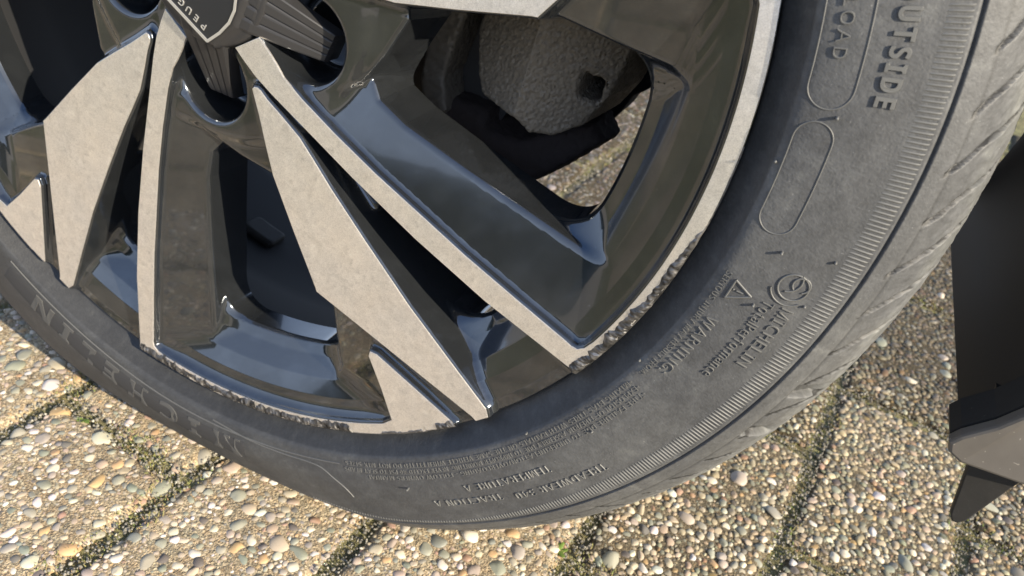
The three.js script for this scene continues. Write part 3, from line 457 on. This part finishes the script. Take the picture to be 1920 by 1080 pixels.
function paverEdge(c, r, lu, lv) { // how far inside the worn outline, metres
  const wob = (fbm((lu + c) * 60, (lv + r) * 60, 3.3, 3) - 0.5) * 0.006; return Math.min(CU / 2 - GAP - Math.abs(lu), CV / 2 - GAP - Math.abs(lv)) + wob;
}
{
  const fillG = new THREE.PlaneGeometry(3.2, 3.2, 1, 1).rotateX(-PI / 2); { const p = fillG.attributes.position, u = fillG.attributes.uv; for (let i = 0; i < p.count; i++) u.setXY(i, p.getX(i), p.getZ(i)); }
  const fill = mesh('joint_sand', fillG, soil, pavement); fill.position.y = -0.0062; fill.userData.kind = 'stuff';
  for (let c = -9; c <= 11; c++) for (let r = -7; r <= 2; r++) {
    const u0 = U0 + (c + 0.5) * CU, v0 = V0 + ((c & 1) ? CV / 2 : 0) + (r + 0.5) * CV; const [x0, z0] = xzOf(u0, v0); if (x0 < -1.0 || x0 > 1.2 || z0 > 0.6) continue;
    const near = x0 > -0.5 && x0 < 0.75 && z0 > -0.75, nu = near ? 30 : 10, nv = near ? 52 : 16, pos = [], idx = [], uv = [];
    const hu = CU / 2 - GAP * 0.5, hv = CV / 2 - GAP * 0.5;
    for (let j = 0; j <= nv; j++) for (let i = 0; i <= nu; i++) {
      const su = Math.sin((i / nu - 0.5) * PI * 0.86) / Math.sin(PI * 0.43), sv = Math.sin((j / nv - 0.5) * PI * 0.9) / Math.sin(PI * 0.45); const lu = su * hu, lv = sv * hv;
      const e = paverEdge(c, r, lu, lv); let y = paverY(c, r) + (fbm((u0 + lu) * 130, (v0 + lv) * 130, 1, 3) - 0.5) * 0.0018; y -= 0.0085 * Math.pow(1 - sstep(-0.003, 0.008, e), 1.6); if (i === 0 || j === 0 || i === nu || j === nv) y = -0.02;
      const [x, z] = xzOf(u0 + lu, v0 + lv); pos.push(x - x0, y, z - z0); uv.push(x + c * 0.037, z + r * 0.051);
      if (i < nu && j < nv) { const p = j * (nu + 1) + i; idx.push(p, p + nu + 1, p + nu + 2, p, p + nu + 2, p + 1); }
    }
    const m = mesh('paver', geoFrom(pos, idx, null, uv), z0 < -0.32 ? mortarCarShade : u0 > 0.2 ? mortarDark : mortar, pavement); m.position.set(x0, 0, z0);
  }
}
// pebbles
function pebbleGeo(seed, detail) {
  const g = mergeVertices((() => { const q = new THREE.IcosahedronGeometry(1, detail); q.deleteAttribute('uv'); q.deleteAttribute('normal'); return q; })(), 1e-4); const p = g.attributes.position, R = rng(seed); const pl = Array.from({ length: 5 }, () => { const v = V3(R() - 0.5, R() - 0.5, R() - 0.5).normalize(); return [v, 0.6 + 0.3 * R()]; });
  for (let i = 0; i < p.count; i++) { const v = V3(p.getX(i), p.getY(i), p.getZ(i)); for (const [n, d] of pl) { const t = v.dot(n) - d; if (t > 0) v.addScaledVector(n, -t * 0.9); } v.multiplyScalar(1 + (fbm(v.x * 1.6 + seed, v.y * 1.6, v.z * 1.6, 2) - 0.5) * 0.28); p.setXYZ(i, v.x, v.y, v.z); }
  g.computeVertexNormals(); return g;
}
const PEB = [[0.70, 0.66, 0.57, 11], [0.58, 0.51, 0.39, 16], [0.48, 0.40, 0.285, 17], [0.45, 0.31, 0.16, 5], [0.46, 0.38, 0.27, 16], [0.36, 0.33, 0.26, 12], [0.24, 0.24, 0.20, 9], [0.29, 0.285, 0.215, 10], [0.38, 0.25, 0.17, 4], [0.46, 0.37, 0.29, 6], [0.16, 0.14, 0.12, 2]];
const pebTot = PEB.reduce((s, p) => s + p[3], 0);
function pebColor(R) { let t = R() * pebTot, i = 0; while (t > PEB[i][3]) t -= PEB[i++][3]; const k = 0.8 + 0.35 * R(), j = () => 1 + (R() - 0.5) * 0.1; return new THREE.Color(PEB[i][0] * k * j(), PEB[i][1] * k * j(), PEB[i][2] * k * j()); }
const pebMat = new THREE.MeshStandardMaterial({ color: 0xffffff, roughness: 0.55 }), pebRough = new THREE.MeshStandardMaterial({ color: 0xffffff, roughness: 0.85 });
const pebGeos = [1, 2, 3, 4, 5, 6].map((s) => pebbleGeo(s * 13 + 1, 2)), grainGeo = pebbleGeo(99, 1);
{
  const R = rng(2024), grid = new Map(), cell = 0.004, list = []; const key = (i, j) => i * 100003 + j;
  const X0 = -0.52, X1 = 0.82, Z0 = -1.15, Z1 = 0.34;
  const tryPut = (x, z, r, gapK) => {
    const ci = Math.floor(x / cell), cj = Math.floor(z / cell), n = 4; for (let i = -n; i <= n; i++) for (let j = -n; j <= n; j++) { const b = grid.get(key(ci + i, cj + j)); if (b) for (const q of b) { const d = Math.hypot(q.x - x, q.z - z); if (d < (q.r + r) * gapK) return false; } }
    return true;
  };
  const put = (o) => { const k = key(Math.floor(o.x / cell), Math.floor(o.z / cell)); (grid.get(k) ?? grid.set(k, []).get(k)).push(o); list.push(o); };
  for (const [r0, r1, tries, gk] of [[0.0042, 0.0066, 7000, 0.9], [0.0026, 0.0040, 90000, 0.86], [0.0016, 0.0026, 260000, 0.88], [0.0008, 0.0016, 420000, 0.95]]) for (let t = 0; t < tries; t++) {
    const x = lerp(X0, X1, R()), z = lerp(Z0, Z1, Math.pow(R(), 0.8)), r = lerp(r0, r1, R()); if (z < -0.75 && r < 0.0016) continue;
    const [u, v] = uvOf(x, z), [c, rr, uc, vc] = cellOf(u, v), e = paverEdge(c, rr, u - uc, v - vc); if (e < r * 0.35 - 0.0005) continue;
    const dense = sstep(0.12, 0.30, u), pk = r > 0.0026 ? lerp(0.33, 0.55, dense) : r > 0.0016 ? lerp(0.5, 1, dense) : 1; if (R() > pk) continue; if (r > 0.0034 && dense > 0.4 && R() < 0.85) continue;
    if (!tryPut(x, z, r, gk)) continue; put({ x, z, r, c, rr, e, el: 0.7 + 0.9 * R() * R() + 0.4 * R(), ry: R() * PI * 2, tilt: (R() - 0.5) * 0.5, tz: (R() - 0.5) * 0.5, v: Math.floor(R() * 6), col: pebColor(R).multiply(new THREE.Color(lerp(1, 0.80, dense), lerp(0.98, 0.77, dense), lerp(1.02, 0.68, dense))).multiplyScalar(lerp(1, 0.36, sstep(-0.28, -0.42, z))), h: 0.42 + 0.25 * R(), k: lerp(R() * 0.45 - 0.3, R() * 0.9, dense) });  // pebbles under the car get darker: its shade is painted into their colour
  }
  const M = new THREE.Matrix4(), q = new THREE.Quaternion(), e = new THREE.Euler();
  const place = (o) => { const py = paverY(o.c, o.rr) - 0.0085 * Math.pow(1 - sstep(-0.003, 0.008, o.e), 1.6), vy = o.r * o.h; e.set(o.tilt, o.ry, o.tz); q.setFromEuler(e); return M.compose(V3(o.x, py + vy * (-0.45 + 0.6 * o.k), o.z), q, V3(o.r * 1.12 * Math.sqrt(o.el), vy, o.r * 1.12 / Math.sqrt(o.el))); };
  // the 300 that show largest are stones of their own
  const vp = new THREE.Matrix4().multiplyMatrices(new THREE.Matrix4().makePerspective(-0.6492 * 0.02, 0.6492 * 0.02, 0.36515 * 0.02, -0.36515 * 0.02, 0.02, 50), camera.matrixWorldInverse.copy(camera.matrixWorld).invert());
  const invW = rim.matrixWorld.clone().invert(), camW = camera.position.clone().applyMatrix4(invW);
  for (const o of list) { const p = V3(o.x, 0, o.z).applyMatrix4(vp), d = V3(o.x, 0, o.z).distanceTo(camera.position); let s = o.r / d; if (Math.abs(p.x) > 0.98 || Math.abs(p.y) > 0.98) s = 0; const w = V3(o.x, 0, o.z).applyMatrix4(invW), t = camW.z / (camW.z - w.z); if (w.z < 0.002 && Math.hypot(camW.x + (w.x - camW.x) * t, camW.y + (w.y - camW.y) * t) < 0.312) s = 0; o.s = s; }
  list.sort((a, b) => b.s - a.s);
  const mats = Array.from({ length: 40 }, () => new THREE.MeshStandardMaterial({ color: pebColor(R), roughness: 0.45 + 0.3 * R() }));
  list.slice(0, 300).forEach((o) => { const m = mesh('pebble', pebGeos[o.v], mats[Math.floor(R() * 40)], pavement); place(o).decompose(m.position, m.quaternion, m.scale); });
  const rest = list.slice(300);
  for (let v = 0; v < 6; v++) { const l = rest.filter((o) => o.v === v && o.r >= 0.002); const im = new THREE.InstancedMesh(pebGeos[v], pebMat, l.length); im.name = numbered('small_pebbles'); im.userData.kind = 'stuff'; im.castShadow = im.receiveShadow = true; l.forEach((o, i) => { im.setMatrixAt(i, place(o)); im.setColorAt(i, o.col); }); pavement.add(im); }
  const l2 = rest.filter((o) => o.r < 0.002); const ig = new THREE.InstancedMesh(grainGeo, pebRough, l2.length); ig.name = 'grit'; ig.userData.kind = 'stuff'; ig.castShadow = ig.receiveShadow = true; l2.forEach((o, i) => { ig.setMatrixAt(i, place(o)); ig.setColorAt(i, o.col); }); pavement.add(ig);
  // sand grains in the joints
  const js = []; for (let t = 0; t < 400000 && js.length < 60000; t++) { const x = lerp(X0, X1, R()), z = lerp(-0.8, Z1, R()), [u, v] = uvOf(x, z), [c, rr, uc, vc] = cellOf(u, v), ed = paverEdge(c, rr, u - uc, v - vc); if (ed > 0.003 || R() < 0.2) continue; const r = 0.0004 + 0.0011 * R() * R(); const d = R(); js.push([x, -0.0068 + 0.003 * sstep(-0.006, 0.003, ed) + 0.0022 * R(), z, r, d]); }
  const ij = new THREE.InstancedMesh(grainGeo, pebRough, js.length); ij.name = 'joint_grit'; ij.userData.kind = 'stuff'; ij.castShadow = ij.receiveShadow = true; const cc = new THREE.Color();
  js.forEach(([x, y, z, r, d], i) => { e.set(R() * 6, R() * 6, R() * 6); q.setFromEuler(e); ij.setMatrixAt(i, M.compose(V3(x, y, z), q, V3(r, r * 0.8, r))); const k = d < 0.5 ? 0.13 + 0.1 * R() : d < 0.93 ? 0.22 + 0.14 * R() : 0.4 + 0.2 * R(); cc.setRGB(k, k * 0.93, k * 0.76); ij.setColorAt(i, cc); }); pavement.add(ij);
  // moss along the joints: many small leaf tips
  const tip = new THREE.ConeGeometry(0.5, 1, 4, 1); tip.translate(0, 0.5, 0); const ms = [];
  for (let t = 0; t < 420000 && ms.length < 30000; t++) { const x = lerp(X0, X1, R()), z = lerp(-0.7, Z1, R()), [u, v] = uvOf(x, z), [c, rr, uc, vc] = cellOf(u, v), ed = paverEdge(c, rr, u - uc, v - vc); const dens = fbm(x * 22, z * 22, 6, 3); if (ed > 0.002 + 0.03 * (dens - 0.5) || dens < 0.5 || R() < 0.5) continue; ms.push([x, -0.0068 + 0.0045 * sstep(-0.005, 0.006, ed), z, dens]); }
  const im = new THREE.InstancedMesh(tip, new THREE.MeshStandardMaterial({ color: 0xffffff, roughness: 0.9 }), ms.length); im.name = 'moss'; im.userData = { kind: 'stuff', label: 'dark green and brown moss growing in the paving joints', category: 'moss' }; im.castShadow = im.receiveShadow = true;
  ms.forEach(([x, y, z, d], i) => { e.set((R() - 0.5) * 1.6, R() * 6, (R() - 0.5) * 1.6); q.setFromEuler(e); const h = 0.0012 + 0.0028 * R() * sstep(0.46, 0.7, d); im.setMatrixAt(i, M.compose(V3(x, y, z), q, V3(0.0009, h, 0.0009))); const g = R(); cc.setRGB(0.21 + 0.13 * g, 0.20 + 0.10 * R(), 0.075 + 0.05 * g); im.setColorAt(i, cc); }); scene.add(im);
}
// a small bright weed in the joint by the tyre
function weed(x, z, n, size, label, seed) {
  const g = new THREE.Group(); g.name = numbered('weed'); g.position.set(x, -0.006, z); g.userData = { label, category: 'weed' }; scene.add(g); const R = rng(seed); const leaf = new THREE.SphereGeometry(1, 8, 5); const mat = new THREE.MeshStandardMaterial({ color: new THREE.Color(0.16, 0.24, 0.04), roughness: 0.7 });
  for (let i = 0; i < n; i++) { const a = R() * PI * 2, t = 0.4 + R(), m = mesh('leaf', leaf, mat, g); const L = size * (0.6 + 0.7 * R()); m.scale.set(L, L * 0.12, L * 0.4); m.rotation.set(0, a, 0.4 * t); m.position.set(Math.cos(a) * L * 0.9, L * (0.5 + 0.6 * R()), -Math.sin(a) * L * 0.9); }
}
weed(0.222, -0.046, 14, 0.0034, 'tiny bright green weed in the joint just below the tyre', 5);
weed(-0.100, 0.030, 8, 0.0028, 'tiny green weed in the shaded joint at the left of the tyre', 6);

// the dark hedge across the yard, behind the viewer: the gloss paint mirrors its top edge
{
  const pos = [], idx = [], n = 240, m = 10; for (let i = 0; i <= n; i++) for (let j = 0; j <= m; j++) { const x = lerp(-30, 30, i / n), t = j / m, h = 1.2 + 0.5 * fbm(i * 0.16, 3, 1, 4) + 0.12 * fbm(i * 0.9, 1, 2, 2); const a = t * PI, y = h * Math.pow(Math.sin(a), 0.45), z = 12.6 - 0.8 * Math.cos(a); pos.push(x, y + (j % m ? 0.1 * (fbm(i * 0.7, j * 1.3, 5, 3) - 0.5) : -0.2), z + 0.3 * (fbm(i * 0.5, j, 8, 3) - 0.5)); if (i < n && j < m) { const p = i * (m + 1) + j; idx.push(p, p + 1, p + m + 2, p, p + m + 2, p + m + 1); } }
  const h = new THREE.Mesh(geoFrom(pos, idx), new THREE.MeshStandardMaterial({ color: new THREE.Color(0.03, 0.045, 0.02), roughness: 0.9 })); h.name = 'hedge'; h.castShadow = h.receiveShadow = true; h.userData = { kind: 'structure', label: 'long dark hedge across the yard facing the wheel' }; scene.add(h);
}

renderer.render(scene, camera);
